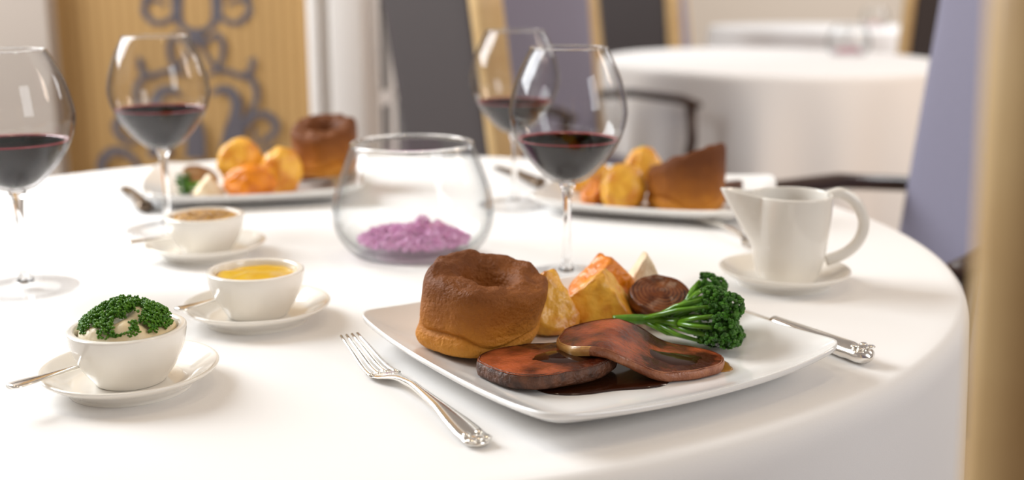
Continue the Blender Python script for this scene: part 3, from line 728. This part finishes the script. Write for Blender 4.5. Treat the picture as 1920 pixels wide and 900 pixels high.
# rest every piece of food on its plate: lift it clear of the rising rim where it reaches that far
bpy.context.view_layer.update()
plates = [o for o in COL.objects if o.name.startswith('dinner_plate')]
for o in [q for q in COL.objects if q.parent is None and q.get('category') in ('yorkshire pudding', 'potato', 'squash', 'parsnip', 'onion', 'broccoli', 'beef')]:
    ms = [q for q in [o]+list(o.children) if q.type == 'MESH']
    for pl in plates:
        if (pl.location-o.matrix_world.translation).xy.length > .16: continue
        inv = pl.matrix_world.inverted(); lift = 0.
        for q in ms:
            mw = inv @ q.matrix_world
            for v in q.data.vertices:
                c = mw @ v.co; u, w = c.x/PL_A, c.y/PL_A; d = max(abs(u), abs(w))
                if d < 1.02: lift = max(lift, plate_z(min(d, 1.), u, w)+.0004-c.z)
        o.location.z += min(lift, {'yorkshire pudding': .013, 'broccoli': .0055}.get(o['category'], .005))

# ------------------------------------------------------------------ cutlery
def lin(x, pts):
    for (a, b), (c, e) in zip(pts, pts[1:]):
        if a <= x <= c: return b+(e-b)*(x-a)/(c-a)
    return pts[-1][1]
def fork(end, tip, label, L=.205):
    d = Vector((tip.x-end.x, tip.y-end.y, 0)).normalized()
    t = thing('dinner_fork', label, 'fork', (end.x, end.y, TOP), math.atan2(d.y, d.x), 'silver dinner forks')
    zz = [(0, .0028), (.02, .0045), (.06, .0085), (.10, .0100), (.125, .0075), (.140, .0040), (.150, .0028), (.165, .0032), (.185, .0085), (L, .0150)]
    xs = [L*.72*k/40 for k in range(41)]
    hp = [(x, 0, lin(x, zz)) for x in xs]
    hw = [lin(x, [(0, .0040), (.002, .0078), (.007, .0098), (.013, .0090), (.02, .0096), (.035, .0085), (.06, .0052), (.09, .0032), (.12, .0030), (.130, .0050), (.140, .0105), (.148, .0118)]) for x in xs]
    ht = [lin(x, [(0, .0014), (.01, .0024), (.06, .0024), (.11, .0026), (.135, .0016), (.148, .0011)]) for x in xs]
    h = raw('handle', *loft(hp, hw, ht, 16), 'silver', t)
    V, F = lathe([(0, 0), (.0035, .0), (.0050, .0006), (.0035, .0014), (0, .0016)], 14)
    for (x, y, s) in ((.006, 0, 1.), (.0042, .0052, .7), (.0042, -.0052, .7), (.0125, .0045, .6), (.0125, -.0045, .6)):
        raw('scroll_ornament', [(x+v[0]*s, y+v[1]*s, lin(x, zz)+.0016+v[2]) for v in V], F, 'silver', h)
    for k in range(4):
        y = (k-1.5)*.0066; px = [.145+(L-.145)*q/8 for q in range(9)]
        raw('tine', *loft([(x, y*(1-.04*i), lin(x, zz)) for i, x in enumerate(px)], [.0021-.0011*i/8 for i in range(9)], [.0013-.0005*i/8 for i in range(9)], 8), 'silver', t)
    return t
fe = P(905, 836, .004); ft = P(655, 634, .014)
fork(fe, ft, 'silver fork lying beside the sliced beef plate', (ft-fe).length)
def knife(end, tip, label, L=.235, handle_mat='silver'):
    d = Vector((tip.x-end.x, tip.y-end.y, 0)).normalized()
    t = thing('dinner_knife', label, 'knife', (end.x, end.y, TOP), math.atan2(d.y, d.x), 'silver dinner knives')
    xs = [.105*k/24 for k in range(25)]
    h = raw('handle', *loft([(x, 0, .0075) for x in xs], [lin(x, [(0, .002), (.003, .0085), (.010, .0105), (.016, .0092), (.022, .0105), (.05, .0092), (.09, .0068), (.105, .0060)]) for x in xs],
        [lin(x, [(0, .001), (.003, .0055), (.012, .0070), (.016, .0060), (.022, .0068), (.05, .0062), (.105, .005)]) for x in xs], 16), handle_mat, t)
    V, F = lathe([(0, 0), (.0035, .0), (.0050, .0006), (.0035, .0014), (0, .0016)], 14)
    for (x, y, s) in ((.008, 0, 1.), (.0055, .0052, .7), (.0055, -.0052, .7), (.0125, .005, .6), (.0125, -.005, .6)):
        raw('scroll_ornament', [(x+v[0]*s, y+v[1]*s, .0135+v[2]) for v in V], F, handle_mat, h)
    bx = [.103+(L-.103)*k/10 for k in range(11)]
    raw('blade', *loft([(x, 0, .0062-.004*(x-.103)/(L-.103)) for x in bx], [lin(x, [(.103, .005), (.115, .009), (L-.02, .0095), (L-.004, .005), (L, .0012)]) for x in bx], [.0012]*11, 8), handle_mat, t)
    return t
ke = P(1632, 682, .005)
knife(ke, ke + Vector((-.135, .24, 0)), 'silver knife with ornate handle end beside the beef plate')
k2 = P(228, 333, .004); knife(P(275, 398, .004), P(222, 338, .004), 'dark-reflecting knife beside the plate behind the wholegrain mustard', .2, 'steel_dark')
fork(P(1308, 411, .004), P(1436, 460, .012), 'silver fork lying between the gravy jug and the plate behind it', .195)
k3 = P(1016, 354, .003); knife(k3, P(978, 336, .003), 'slim knife lying behind the wine glass by the flower bowl', .2, 'steel_dark')
